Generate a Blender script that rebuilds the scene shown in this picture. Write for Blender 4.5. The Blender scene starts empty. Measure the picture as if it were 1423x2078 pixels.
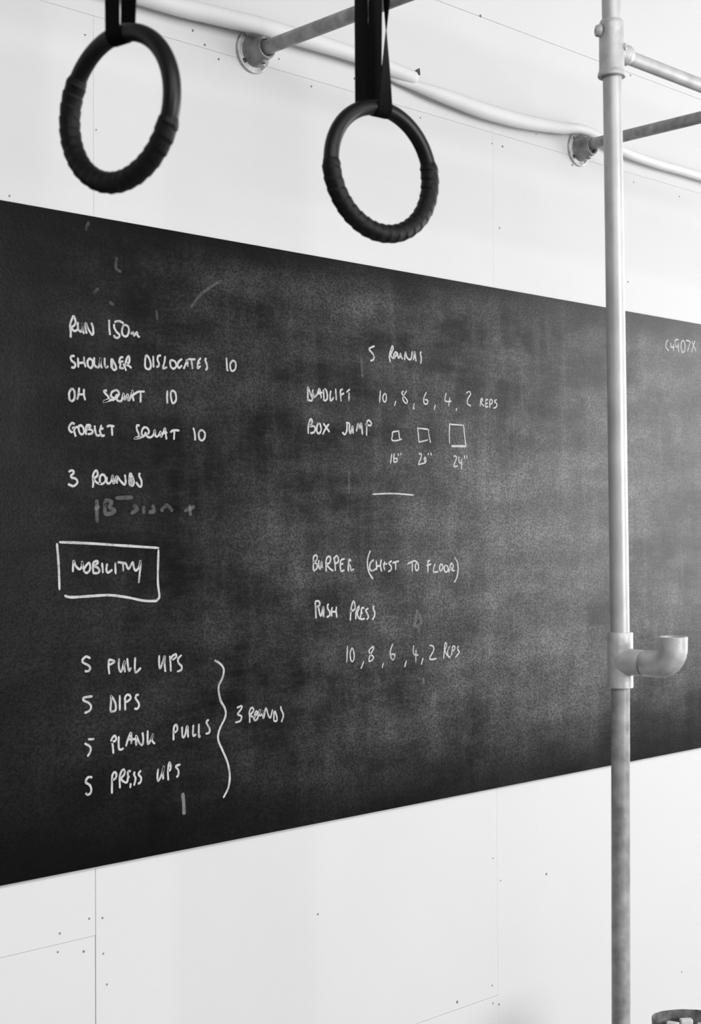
import bpy, bmesh, math, random
from mathutils import Vector, Matrix, noise as mnoise

# ---------------------------------------------------------------- camera, world, lights, exposure
scene = bpy.context.scene
COL = scene.collection
cam_data = bpy.data.cameras.new('camera')
cam = bpy.data.objects.new('camera', cam_data)
COL.objects.link(cam)
scene.camera = cam
cam_data.sensor_fit = 'VERTICAL'
cam_data.sensor_height = 36.0
cam_data.lens = 50.24
cam_data.clip_start = 0.05
cam_data.dof.use_dof = True
cam_data.dof.focus_distance = 3.75
cam_data.dof.aperture_fstop = 6.3
YAW, PITCH, ROLL = math.radians(46.0), math.atan(41 / 2900), 0.005
fwd = Vector((math.cos(YAW) * math.cos(PITCH), math.sin(YAW) * math.cos(PITCH), math.sin(PITCH)))
r0 = Vector((math.sin(YAW), -math.cos(YAW), 0))
u0 = r0.cross(fwd)
right = math.cos(ROLL) * r0 - math.sin(ROLL) * u0
up = math.sin(ROLL) * r0 + math.cos(ROLL) * u0
M = Matrix((right, up, -fwd)).transposed().to_4x4()
M.translation = Vector((0, 0, 1.67))
cam.matrix_world = M

world = bpy.data.worlds.new('world')
scene.world = world
world.use_nodes = True
world.node_tree.nodes['Background'].inputs[0].default_value = (1, 1, 1, 1)
world.node_tree.nodes['Background'].inputs[1].default_value = 1.5

def area(name, loc, target, sx, sy, watts):
    d = bpy.data.lights.new(name, 'AREA'); d.shape = 'RECTANGLE'; d.size = sx; d.size_y = sy; d.energy = watts
    o = bpy.data.objects.new(name, d); COL.objects.link(o); o.location = loc
    o.rotation_euler = (Vector(target) - Vector(loc)).to_track_quat('-Z', 'Y').to_euler()
    return o
area('window_and_added_light', (8.1, 0.1, 2.1), (3.0, 0.9, 1.7), 3.4, 2.6, 250)
area('window_and_added_light', (3.4, -5.0, 2.4), (2.6, 2.6, 1.5), 3.0, 2.2, 400)  # added source behind the camera, put in to light the upright
area('ceiling_strip_light', (-0.1, -0.6, 3.65), (-0.1, 0.5, 0), 4.5, 2.2, 185)

vs = scene.view_settings
vs.view_transform = 'Standard'; vs.look = 'None'; vs.gamma = 1.0; vs.use_curve_mapping = False
vs.exposure = -0.02
scene.cycles.use_denoising = True
scene.cycles.max_bounces = 10
scene.cycles.diffuse_bounces = 6

# ---------------------------------------------------------------- materials
def mat(name, base=0.8, rough=0.6, metal=0.0, var=0.0, scale=8.0, stretch=(1, 1, 1), bump=0.0, bscale=60.0, spec=0.5, detail=4.0):
    m = bpy.data.materials.new(name); m.use_nodes = True
    nt = m.node_tree; b = nt.nodes['Principled BSDF']
    b.inputs['Base Color'].default_value = (base, base, base, 1)
    b.inputs['Roughness'].default_value = rough
    b.inputs['Metallic'].default_value = metal
    b.inputs['Specular IOR Level'].default_value = spec
    tc = nt.nodes.new('ShaderNodeTexCoord'); mp = nt.nodes.new('ShaderNodeMapping')
    mp.inputs['Scale'].default_value = stretch
    nt.links.new(tc.outputs['Object'], mp.inputs['Vector'])
    n = nt.nodes.new('ShaderNodeTexNoise'); n.inputs['Scale'].default_value = scale; n.inputs['Detail'].default_value = detail
    nt.links.new(mp.outputs['Vector'], n.inputs['Vector'])
    r = nt.nodes.new('ShaderNodeMapRange')
    r.inputs['From Min'].default_value = 0.3; r.inputs['From Max'].default_value = 0.7
    r.inputs['To Min'].default_value = base * (1 - var); r.inputs['To Max'].default_value = min(1.0, base * (1 + var))
    nt.links.new(n.outputs['Fac'], r.inputs['Value'])
    nt.links.new(r.outputs['Result'], b.inputs['Base Color'])
    if bump:
        n2 = nt.nodes.new('ShaderNodeTexNoise'); n2.inputs['Scale'].default_value = bscale; n2.inputs['Detail'].default_value = 3
        nt.links.new(mp.outputs['Vector'], n2.inputs['Vector'])
        bp = nt.nodes.new('ShaderNodeBump'); bp.inputs['Strength'].default_value = bump; bp.inputs['Distance'].default_value = 0.002
        nt.links.new(n2.outputs['Fac'], bp.inputs['Height'])
        nt.links.new(bp.outputs['Normal'], b.inputs['Normal'])
    return m

def board_material():
    m = bpy.data.materials.new('chalkboard_paint'); m.use_nodes = True
    nt = m.node_tree; N = nt.nodes; Lk = nt.links.new; b = N['Principled BSDF']
    tc = N.new('ShaderNodeTexCoord')
    def noise(scale, sc, det=4.0, rot=(0, 0, 0), off=(0, 0, 0)):
        mp = N.new('ShaderNodeMapping'); mp.inputs['Scale'].default_value = sc
        mp.inputs['Rotation'].default_value = rot; mp.inputs['Location'].default_value = off
        Lk(tc.outputs['Object'], mp.inputs['Vector'])
        n = N.new('ShaderNodeTexNoise'); n.inputs['Scale'].default_value = scale; n.inputs['Detail'].default_value = det
        n.inputs['Roughness'].default_value = 0.55
        Lk(mp.outputs['Vector'], n.inputs['Vector']); return n.outputs['Fac']
    def math_(op, a, c=None, clamp=False):
        n = N.new('ShaderNodeMath'); n.operation = op; n.use_clamp = clamp
        for i, v in enumerate((a, c)):
            if v is None: continue
            if isinstance(v, (int, float)): n.inputs[i].default_value = v
            else: Lk(v, n.inputs[i])
        return n.outputs[0]
    def ramp(v, a, c, lo=0.0, hi=1.0):
        n = N.new('ShaderNodeMapRange'); n.interpolation_type = 'SMOOTHSTEP'
        n.inputs['From Min'].default_value = a; n.inputs['From Max'].default_value = c
        n.inputs['To Min'].default_value = lo; n.inputs['To Max'].default_value = hi
        Lk(v, n.inputs['Value']); return n.outputs[0]
    sp = N.new('ShaderNodeSeparateXYZ'); Lk(tc.outputs['Object'], sp.inputs[0])
    X, Z = sp.outputs['X'], sp.outputs['Z']
    # rubbed-in chalk dust: cloudy wipes, sideways and downward streaks, speckle
    cloud = ramp(noise(2.1, (1, 1, 1.2), 6), 0.36, 0.66)
    side = ramp(noise(3.0, (1.0, 1, 4.0), 6), 0.38, 0.66)
    down = ramp(noise(6.0, (3.5, 1, 0.55), 4, (0, 0.06, 0)), 0.45, 0.75)
    speck = ramp(noise(210, (0.8, 1, 1), 4), 0.33, 0.68)
    streak = ramp(noise(28, (1, 1, 5.5), 5, (0, 0.05, 0)), 0.42, 0.72)
    swirl = ramp(noise(7.0, (1.5, 1, 1.5), 7), 0.45, 0.66)
    dust = math_('ADD', math_('MULTIPLY', cloud, 0.34), math_('MULTIPLY', side, 0.22))
    dust = math_('ADD', dust, math_('MULTIPLY', down, 0.16))
    dust = math_('ADD', dust, math_('MULTIPLY', swirl, 0.14))
    # the strips along the top and bottom edge were hardly ever used
    use_and_sheen = math_('MULTIPLY', ramp(Z, 0.82, 1.15, 0.12, 1), ramp(Z, 2.12, 2.235, 1, 0.15))
    use_and_sheen = math_('MULTIPLY', use_and_sheen, ramp(X, DUST_SHEEN_X0, DUST_SHEEN_X1, DUST_SHEEN_LO, 1.0))  # dust thickens to the right, with the board's sheen painted into it
    dust = math_('MULTIPLY', dust, use_and_sheen)
    dust = math_('ADD', dust, math_('MULTIPLY', math_('MULTIPLY', streak, 0.10), use_and_sheen))
    grain = math_('ADD', 0.45, math_('MULTIPLY', speck, 1.1))
    dust = math_('MULTIPLY', dust, grain)
    base = math_('ADD', BOARD_BASE, math_('MULTIPLY', dust, DUST_GAIN))
    Lk(base, b.inputs['Base Color'])
    b.inputs['Roughness'].default_value = BOARD_ROUGH
    b.inputs['Specular IOR Level'].default_value = BOARD_SPEC
    bp = N.new('ShaderNodeBump'); bp.inputs['Strength'].default_value = 0.12; bp.inputs['Distance'].default_value = 0.001
    Lk(speck, bp.inputs['Height']); Lk(bp.outputs['Normal'], b.inputs['Normal'])
    return m
DUST_SHEEN_X0, DUST_SHEEN_X1, DUST_SHEEN_LO = 1.25, 3.3, 0.06
BOARD_BASE, DUST_GAIN, BOARD_ROUGH, BOARD_SPEC = 0.0010, 0.140, 0.30, 0.09

def chalk_material(k):
    m = bpy.data.materials.new('chalk'); m.use_nodes = True
    nt = m.node_tree; N = nt.nodes; b = N['Principled BSDF']
    b.inputs['Base Color'].default_value = (0.46, 0.46, 0.46, 1); b.inputs['Roughness'].default_value = 0.95
    b.inputs['Specular IOR Level'].default_value = 0.1
    tc = N.new('ShaderNodeTexCoord'); n = N.new('ShaderNodeTexNoise')
    n.inputs['Scale'].default_value = 420; n.inputs['Detail'].default_value = 2
    n3 = N.new('ShaderNodeTexNoise'); n3.inputs['Scale'].default_value = 45; n3.inputs['Detail'].default_value = 2
    nt.links.new(tc.outputs['Object'], n.inputs['Vector']); nt.links.new(tc.outputs['Object'], n3.inputs['Vector'])
    ad = N.new('ShaderNodeMath'); ad.operation = 'ADD'
    nt.links.new(n.outputs['Fac'], ad.inputs[0]); nt.links.new(n3.outputs['Fac'], ad.inputs[1])
    r = N.new('ShaderNodeMapRange')
    r.inputs['From Min'].default_value = 0.70; r.inputs['From Max'].default_value = 1.0
    r.inputs['To Min'].default_value = 0.45 * k if k >= 1 else 0.0; r.inputs['To Max'].default_value = k
    nt.links.new(ad.outputs[0], r.inputs['Value'])
    t = N.new('ShaderNodeBsdfTransparent'); mx = N.new('ShaderNodeMixShader')
    nt.links.new(r.outputs['Result'], mx.inputs['Fac']); nt.links.new(t.outputs[0], mx.inputs[1])
    nt.links.new(b.outputs[0], mx.inputs[2]); nt.links.new(mx.outputs[0], N['Material Output'].inputs['Surface'])
    return m

M_WALL = mat('white_wall_paint', 0.58, 0.75, 0, 0.012, 3, bump=0.05, bscale=40, spec=0.2)
M_GAP = mat('joint_filler_shadow', 0.25, 0.9)
M_DARKWALL = mat('grey_paint', 0.10, 0.8, 0, 0.05, 3)
M_CEIL = mat('ceiling_paint', 0.45, 0.8)
M_FLOOR = mat('rubber_floor', 0.12, 0.7, 0, 0.2, 30)
M_PIPEW = mat('white_pipe_paint', 0.63, 0.55, 0, 0.02, 12, bump=0.06, bscale=30, spec=0.3)
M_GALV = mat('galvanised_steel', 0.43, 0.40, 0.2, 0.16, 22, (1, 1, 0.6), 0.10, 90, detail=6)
M_GALV_SHADE = mat('shaded_galvanised_steel', 0.26, 0.45, 0.15, 0.35, 35, (1, 1, 1), 0.15, 120, detail=6)  # same steel, darkened: shade on bars and lower upright is in the colour
M_CAST = mat('cast_galvanised_iron', 0.46, 0.42, 0.2, 0.16, 40, (1, 1, 1), 0.35, 110, detail=5)
M_CASTD = mat('dull_cast_iron', 0.20, 0.45, 0.15, 0.35, 45, (1, 1, 1), 0.45, 110, detail=5)
M_PLATE = mat('worn_pale_flange', 0.44, 0.5, 0.1, 0.35, 55, (1, 1, 1), 0.4, 110, detail=6)
M_BLACK = mat('dark_screw_steel', 0.04, 0.5, 0.3)
M_NAIL = mat('nail_filler', 0.16, 0.8)
M_BOARD = board_material()
M_BEDGE = mat('board_edge', 0.35, 0.7, 0, 0.1, 20)
M_CHALK = {}
M_RING = mat('black_ring_plastic', 0.003, 0.42, 0, 0.1, 30, spec=0.25)
M_TAPE = mat('black_grip_tape', 0.003, 0.55, 0, 0.35, 60, (1, 1, 1), 0.5, 160, spec=0.2)
M_STRAP = mat('black_webbing', 0.0025, 0.8, 0, 0.2, 200, (1, 1, 1), 0.2, 400, spec=0.06)
M_TUB = mat('weathered_grey_tub', 0.12, 0.6, 0.2, 0.55, 60, (1, 1, 0.7), 0.25, 150, detail=6)
M_CHALKB = mat('chalk_block', 0.6, 0.9, 0, 0.06, 30)

# ---------------------------------------------------------------- helpers
def link(name, me, m, parent=None, smooth=False):
    me.materials.append(m)
    if smooth:
        for p in me.polygons: p.use_smooth = True
    o = bpy.data.objects.new(name, me); COL.objects.link(o)
    if parent: o.parent = parent
    return o
def obj(name, bm, m, parent=None, smooth=False, auto=None):
    me = bpy.data.meshes.new(name)
    bmesh.ops.recalc_face_normals(bm, faces=bm.faces)
    if auto is not None:
        for f in bm.faces: f.smooth = True
        for e in bm.edges:
            if len(e.link_faces) == 2 and e.calc_face_angle(0) > math.radians(auto): e.smooth = False
    bm.to_mesh(me); bm.free()
    return link(name, me, m, parent, smooth)
def tag(o, label=None, cat=None, group=None, kind=None):
    if label: o['label'] = label
    if cat: o['category'] = cat
    if group: o['group'] = group
    if kind: o['kind'] = kind
    return o
def empty(name, loc, label=None, cat=None, group=None):
    o = bpy.data.objects.new(name, None); COL.objects.link(o); o.location = loc; o.empty_display_size = 0.1
    bpy.context.view_layer.update()
    return tag(o, label, cat, group)
def keep(o, parent):
    """parent o (built in world coordinates) to an unrotated root, keeping it where it is"""
    o.parent = parent
    o.matrix_parent_inverse = Matrix.Translation(-parent.matrix_world.translation) if parent.matrix_world.to_3x3() == Matrix.Identity(3) else parent.matrix_world.inverted()
    return o
def add_box(bm, lo, hi, bevel=0.0):
    vs_ = [bm.verts.new((x, y, z)) for x in (lo[0], hi[0]) for y in (lo[1], hi[1]) for z in (lo[2], hi[2])]
    fs = [(0, 1, 3, 2), (4, 6, 7, 5), (0, 4, 5, 1), (2, 3, 7, 6), (0, 2, 6, 4), (1, 5, 7, 3)]
    faces = [bm.faces.new([vs_[i] for i in f]) for f in fs]
    if bevel:
        es = list({e for f in faces for e in f.edges})
        bmesh.ops.bevel(bm, geom=es, offset=bevel, segments=2, affect='EDGES', profile=0.6)
def box(lo, hi, bevel=0.0):
    bm = bmesh.new(); add_box(bm, lo, hi, bevel); return bm
def frame_of(d):
    d = Vector(d).normalized()
    a = Vector((0, 0, 1)) if abs(d.z) < 0.9 else Vector((1, 0, 0))
    u = d.cross(a).normalized(); return d, u, u.cross(d)
def lathe(bm, origin, axis, prof, seg=40):
    """prof = [(distance along axis, radius)...]; radius 0 closes the end"""
    o = Vector(origin); d, u, v = frame_of(axis); rings = []
    for h, r in prof:
        c = o + d * h
        if r <= 1e-6: rings.append([bm.verts.new(c)])
        else: rings.append([bm.verts.new(c + (u * math.cos(2 * math.pi * i / seg) + v * math.sin(2 * math.pi * i / seg)) * r) for i in range(seg)])
    for a, b in zip(rings, rings[1:]):
        for i in range(seg):
            j = (i + 1) % seg
            if len(a) == 1 and len(b) == 1: continue
            if len(a) == 1: bm.faces.new((a[0], b[j], b[i]))
            elif len(b) == 1: bm.faces.new((a[i], a[j], b[0]))
            else: bm.faces.new((a[i], a[j], b[j], b[i]))
def tube(bm, pts, radii, seg=28, cap=True, upv=None):
    pts = [Vector(p) for p in pts]
    if not isinstance(radii, (list, tuple)): radii = [radii] * len(pts)
    t0 = (pts[1] - pts[0]).normalized()
    _, u, v = frame_of(t0)
    prev = t0; rings = []
    for i, p in enumerate(pts):
        t = ((pts[min(i + 1, len(pts) - 1)] - pts[max(i - 1, 0)])).normalized()
        q = prev.rotation_difference(t); u = q @ u; u = (u - t * u.dot(t)).normalized(); prev = t
        v = t.cross(u)
        rings.append([bm.verts.new(p + (u * math.cos(2 * math.pi * k / seg) + v * math.sin(2 * math.pi * k / seg)) * radii[i]) for k in range(seg)])
    for a, b in zip(rings, rings[1:]):
        for k in range(seg): bm.faces.new((a[k], a[(k + 1) % seg], b[(k + 1) % seg], b[k]))
    if cap:
        bm.faces.new(rings[0]); bm.faces.new(rings[-1][::-1])
def catmull(P, n=8, closed=False):
    P = [Vector(p) for p in P]
    if len(P) < 3: return P
    Q = ([P[-2]] + P + [P[1]]) if closed else ([P[0]] + P + [P[-1]])
    out = []
    for i in range(1, len(Q) - 2):
        a, b, c, d = Q[i - 1:i + 3]
        for k in range(n):
            t = k / n
            out.append(0.5 * ((2 * b) + (c - a) * t + (2 * a - 5 * b + 4 * c - d) * t * t + (3 * b - a - 3 * c + d) * t ** 3))
    out.append(P[-1]); return out

# the chalk writing, traced as strokes on the board plane
WRITING = [  # label, chalk width in mm, strength, strokes as (x, z) in mm on the board
 ('chalk words RUN 150m at the top left', 5, 1.0, "1680,1967 1680,1981 1678,1993;1678,1991 1681,2001 1687,2013 1691,2007 1692,1999 1688,1993 1683,1989 1686,1983 1692,1982 1697,1986;1698,2001 1698,1992 1700,1985 1706,1982 1709,1990 1709,2000 1710,1988 1713,1978;1720,1979 1717,1991 1718,2001 1722,1995 1727,1985 1734,1978 1737,1982 1736,1994 1732,2003;1778,2014 1778,1998 1780,1982;1792,2011 1803,2014 1812,2012 1815,2010;1791,2006 1791,1999 1797,1990 1804,1985 1804,1980 1799,1977 1792,1978 1791,1982;1817,2007 1812,1998 1812,1987 1819,1982 1826,1985 1830,1996 1827,2005 1817,2007;1835,1989 1841,1993 1843,1986 1851,1994 1853,1987 1858,1984"),
 ('chalk words SHOULDER DISLOCATES 10', 5, 1.0, "1689,1928 1684,1928 1680,1925 1682,1918 1690,1913 1691,1907 1687,1903 1682,1904;1698,1925 1699,1905;1698,1914 1713,1916;1713,1928 1714,1917 1717,1907;1726,1925 1722,1919 1724,1909 1731,1906 1735,1912 1735,1921 1730,1925 1726,1925;1739,1929 1739,1916 1743,1910 1751,1910 1755,1929 1755,1917 1759,1908;1766,1930 1766,1917 1769,1910 1775,1913;1783,1930 1783,1910;1785,1930 1790,1923 1796,1911 1791,1906 1786,1910 1785,1922;1814,1936 1807,1934 1804,1925 1807,1920 1806,1912 1816,1912;1807,1925 1814,1927;1815,1921 1819,1914 1822,1907;1820,1918 1823,1931 1828,1939 1831,1936 1830,1926 1823,1921 1830,1918 1836,1914;1876,1945 1873,1932 1874,1918 1884,1915 1889,1924 1884,1939 1876,1945;1895,1945 1896,1920;1916,1948 1909,1946 1907,1938 1911,1929 1909,1923 1904,1922;1928,1947 1926,1934 1922,1920 1933,1923;1943,1939 1943,1927 1951,1921 1959,1928 1955,1938 1943,1939;1975,1945 1965,1937 1963,1928 1967,1924 1975,1930;1980,1923 1986,1935 1990,1944 1992,1929;1984,1934 1993,1938;1993,1946 2013,1947;2002,1945 2005,1925;2029,1951 2022,1943 2020,1928 2028,1933;2022,1940 2027,1940;2046,1952 2042,1949 2047,1937 2047,1928 2043,1926;2105,1958 2106,1941 2107,1930 2110,1930;2124,1953 2116,1944 2118,1931 2125,1929 2132,1936 2132,1949 2124,1953"),
 ('chalk words OH SQUAT 10', 5, 1.0, "1683,1858 1676,1849 1677,1835 1683,1832 1689,1838 1689,1852 1683,1858;1701,1861 1699,1847 1696,1836;1699,1847 1712,1848;1713,1859 1713,1846 1716,1836;1771,1860 1764,1858 1768,1853 1775,1847 1775,1841 1762,1835 1781,1840 1790,1842 1798,1853;1794,1862 1785,1858 1782,1849 1790,1845 1799,1848 1803,1856 1799,1862 1794,1862;1794,1846 1801,1839 1810,1841 1815,1856 1818,1843 1826,1855 1828,1842 1834,1850 1839,1864 1839,1852 1842,1842;1836,1852 1849,1860;1847,1859 1856,1863 1871,1864;1861,1861 1860,1840;1934,1870 1933,1855 1934,1842;1944,1868 1944,1855 1949,1843 1958,1850 1957,1865 1950,1871 1944,1868"),
 ('chalk words GOBLET SQUAT 10', 5, 1.0, "1689,1783 1684,1785 1679,1782 1675,1774 1679,1767 1684,1766;1683,1774 1689,1775 1688,1768 1692,1757;1689,1775 1697,1778;1702,1781 1699,1775 1702,1765 1708,1762 1713,1768 1710,1778 1702,1781;1719,1781 1718,1773 1718,1762;1719,1782 1726,1783 1729,1780 1720,1775 1731,1773 1735,1769 1732,1765 1723,1763;1740,1782 1741,1772 1745,1762 1753,1762;1757,1784 1755,1777 1753,1772 1756,1764 1760,1761 1765,1763;1755,1776 1762,1777;1771,1781 1778,1784 1790,1783;1784,1781 1785,1763;1857,1788 1851,1788 1850,1780 1855,1770 1856,1764 1844,1759 1858,1761 1870,1766 1874,1774;1866,1765 1863,1772 1866,1781 1872,1785 1879,1783 1883,1776 1880,1770;1874,1772 1878,1765 1886,1763 1895,1769 1899,1780 1901,1767 1908,1767 1915,1777 1916,1766 1922,1775 1927,1785 1929,1774 1931,1761;1921,1774 1933,1776;1942,1777 1951,1782 1967,1782;1953,1780 1952,1761;2007,1790 2011,1777 2012,1762;2031,1786 2023,1780 2024,1767 2031,1762 2039,1768 2040,1780 2031,1786"),
 ('chalk words 3 ROUNDS above the boxed word', 5, 1.0, "1675,1681 1680,1684 1686,1683 1686,1678 1680,1673 1682,1669 1691,1667 1696,1661 1693,1655 1685,1651 1673,1655;1735,1649 1736,1661 1735,1672 1738,1681 1744,1686 1747,1681 1746,1674 1738,1668 1743,1661 1752,1658 1753,1671 1758,1677 1765,1675 1768,1666 1764,1660 1758,1657 1752,1658;1771,1672 1770,1663 1774,1658 1781,1662 1786,1676 1787,1662 1790,1660 1796,1674 1797,1659;1798,1675 1805,1666 1816,1657 1820,1662 1818,1678;1831,1680 1830,1659 1838,1655 1842,1663 1836,1678 1831,1680;1833,1677 1836,1659;1858,1683 1856,1677 1862,1666 1862,1655 1857,1653 1848,1662"),
 ('chalk word MOBILITY in a drawn box', 5, 1.0, "1684,1469 1686,1492 1691,1482 1700,1474 1706,1479 1708,1490 1709,1481 1711,1474;1723,1487 1712,1474 1714,1468 1720,1466 1727,1473 1727,1483 1723,1487;1735,1488 1735,1465;1736,1488 1744,1491 1747,1487 1739,1480 1747,1476 1751,1470 1747,1465 1735,1465;1758,1486 1760,1465;1771,1484 1769,1472 1773,1465 1784,1471;1792,1486 1793,1462;1799,1487 1809,1486 1820,1484;1812,1484 1813,1468;1820,1484 1827,1472 1838,1486 1841,1475 1846,1468 1854,1474 1859,1489 1858,1472 1854,1441"),
 ('chalk box drawn round the word MOBILITY', 5.5, 1.0, "1651,1532 1723,1529 1800,1524 1909,1517;1645,1529 1649,1486 1651,1432;1664,1419 1681,1415 1736,1416 1779,1416 1822,1410 1867,1401 1897,1399 1904,1401 1910,1410 1906,1444 1908,1513"),
 ('chalk words 5 PULL UPS', 5, 1.0, "1727,1283 1717,1287 1708,1281 1709,1275 1722,1268 1727,1262 1723,1256 1714,1256;1775,1276 1774,1262 1776,1246;1775,1277 1786,1274 1788,1270 1775,1265;1801,1277 1801,1257 1807,1249 1816,1271 1815,1259 1817,1247;1823,1276 1825,1259 1828,1249 1833,1255;1844,1277 1843,1254 1846,1244 1859,1253;1909,1277 1909,1256 1913,1250 1924,1275 1924,1255 1926,1240;1938,1274 1940,1260 1941,1240;1940,1267 1946,1274 1955,1277 1956,1271 1946,1265;1971,1274 1962,1267 1962,1258 1971,1249 1970,1241 1959,1238"),
 ('chalk words 5 DIPS', 5, 1.0, "1732,1201 1712,1200 1709,1197 1712,1193 1724,1187 1729,1179 1725,1171 1713,1167;1780,1199 1780,1183 1779,1166 1786,1164 1792,1167 1792,1179 1786,1191 1780,1198;1803,1197 1803,1165;1817,1164 1817,1180 1817,1191 1823,1197 1830,1194 1831,1187 1820,1181;1853,1194 1847,1194 1845,1187 1852,1178 1854,1170 1849,1164 1842,1165"),
 ('chalk words 5 PLANK PULLS', 5, 1.0, "1722,1110 1736,1109;1713,1102 1726,1094 1727,1084 1720,1074;1786,1073 1784,1092 1781,1103 1789,1111 1793,1105 1791,1100 1780,1097;1800,1108 1800,1084 1805,1079 1812,1081;1819,1085 1824,1099 1832,1113 1833,1102 1833,1089;1824,1099 1844,1098;1846,1084 1846,1105 1854,1089 1862,1083 1865,1094 1863,1110;1877,1113 1878,1083 1892,1104 1888,1092 1896,1082;1948,1085 1948,1102 1950,1115 1956,1118 1959,1109 1956,1104 1949,1101;1972,1112 1973,1090 1980,1092 1987,1113 1989,1087;2004,1113 2003,1090 2011,1091;2020,1114 2020,1086 2024,1087;2048,1121 2042,1115 2051,1100 2049,1091 2040,1090"),
 ('chalk words 5 PRESS UPS', 5, 1.0, "1731,1028 1721,1029 1715,1020 1725,1012 1729,1003 1727,995 1720,992 1715,996;1782,987 1782,1005 1783,1025 1789,1032 1794,1026 1791,1018 1783,1016;1803,996 1802,1019 1808,1033 1814,1034 1815,1025 1806,1016 1812,1009 1821,1006 1824,1017 1824,1029 1831,1029;1824,1017 1828,1017;1831,1002 1830,993;1842,1026 1840,1021 1844,1011 1840,997;1858,1027 1852,1020 1859,1011 1857,1002 1851,999;1905,1025 1903,1007 1906,999 1915,1013 1921,1029 1918,1014 1919,1001;1933,997 1932,1018 1936,1036 1940,1027 1938,1019 1933,1018;1966,1028 1954,1025 1961,1016 1961,1005 1956,1001"),
 ('long chalk brace beside the list of fives', 5.5, 1.0, "2067,1256 2083,1247 2093,1234 2090,1215 2078,1194 2083,1164 2097,1141 2097,1122 2080,1095 2076,1073 2089,1046 2103,1018 2110,988 2106,959 2091,937"),
 ('chalk words 3 ROUNDS right of the brace', 4.6, 1.0, "2133,1141 2146,1144 2146,1138 2135,1127 2137,1124 2146,1120 2145,1113 2141,1109 2128,1107;2171,1103 2171,1116 2170,1127 2174,1135 2179,1137 2183,1133 2181,1127 2174,1121 2181,1114;2185,1115 2189,1126 2193,1127 2194,1122 2185,1113 2186,1107 2193,1108 2197,1115 2200,1126 2203,1130 2201,1122 2203,1116 2210,1120 2211,1128 2212,1112 2215,1111 2221,1132 2227,1119 2231,1111 2236,1109 2242,1127;2247,1123 2246,1101;2250,1123 2256,1106 2254,1098 2246,1100;2269,1132 2269,1126 2276,1113 2275,1104 2270,1095"),
 ('chalk words 5 ROUNDS heading the middle column', 5, 1.0, "2593,2028 2578,2022 2575,2017 2587,2008 2591,2001 2589,1993 2579,1989;2651,1992 2648,2007 2652,2020 2659,2034 2662,2028 2660,2023 2653,2010 2660,2003 2667,2004 2664,2010 2671,2019 2676,2016 2669,2006;2678,2018 2680,2007 2685,2006 2690,2017 2693,2006 2698,2004;2705,2001 2708,2022 2713,2010 2722,2004 2730,2007 2734,2026;2739,2004 2744,2026 2746,2013 2749,2001;2769,2028 2765,2023 2769,2012 2767,1997"),
 ('chalk word DEADLIFT', 5, 1.0, "2361,1873 2361,1890 2361,1907 2370,1891 2376,1880 2373,1874 2362,1876;2378,1902 2376,1885 2382,1883 2378,1894;2382,1883 2392,1891 2399,1905 2403,1896 2406,1883;2392,1892 2409,1897;2413,1904 2415,1882;2417,1906 2422,1904 2426,1894 2426,1883 2419,1877 2413,1880;2439,1903 2436,1892 2437,1879 2443,1881 2448,1887;2455,1909 2457,1881;2479,1909 2472,1906 2472,1892 2474,1879;2472,1894 2484,1900;2493,1903 2504,1911;2502,1902 2501,1882"),
 ('chalk figures 10, 8, 6, 4, 2 REPS beside DEADLIFT', 4.2, 1.0, "2614,1915 2611,1884;2630,1908 2623,1899 2626,1888 2634,1889 2636,1902 2630,1908;2671,1891 2666,1879;2712,1921 2700,1906 2698,1897 2708,1888 2715,1893 2709,1900 2695,1911 2695,1916 2700,1919;2741,1890 2737,1876 2741,1877;2788,1922 2778,1906 2779,1892 2790,1891 2793,1900 2781,1902;2823,1890 2818,1877;2866,1924 2861,1906 2870,1902 2887,1904;2881,1913 2876,1890;2908,1886 2906,1879;2949,1930 2961,1935 2966,1928 2955,1915 2953,1901 2966,1896;3006,1897 3010,1917 3017,1916 3011,1907 3023,1898;3040,1917 3031,1916 3030,1897 3040,1899;3030,1906 3038,1907;3047,1895 3048,1917 3058,1916 3056,1908 3049,1905;3077,1920 3067,1914 3077,1908 3075,1899 3063,1895"),
 ('chalk words BOX JUMP', 5.2, 1.0, "2362,1793 2362,1810 2366,1823 2371,1829 2375,1824 2373,1817 2368,1811 2381,1812 2385,1805 2381,1797 2369,1794;2397,1820 2392,1815 2390,1801 2397,1794 2405,1803 2402,1817 2396,1819;2413,1820 2422,1811 2433,1800;2431,1819 2422,1810 2410,1793;2491,1826 2500,1825 2504,1822;2494,1824 2493,1806 2486,1796 2478,1801;2503,1822 2502,1807 2506,1800 2513,1818 2515,1800;2527,1806 2533,1825 2539,1814 2544,1827 2548,1799;2563,1797 2564,1824 2565,1832 2571,1836 2580,1830 2577,1823 2559,1825"),
 ('three chalk squares growing in size', 4.2, 1.0, "2658,1810 2657,1799 2656,1789 2672,1788 2693,1793;2658,1810 2682,1814;2681,1813 2683,1801 2686,1790;2753,1826 2756,1806 2758,1788;2758,1788 2776,1791 2793,1795;2753,1824 2774,1824 2795,1823;2795,1823 2797,1808 2803,1788;2880,1844 2878,1815 2879,1788;2879,1841 2908,1841 2937,1841;2937,1841 2940,1816 2946,1784;2887,1783 2918,1784 2946,1784;2887,1781 2918,1782 2946,1783"),
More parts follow.
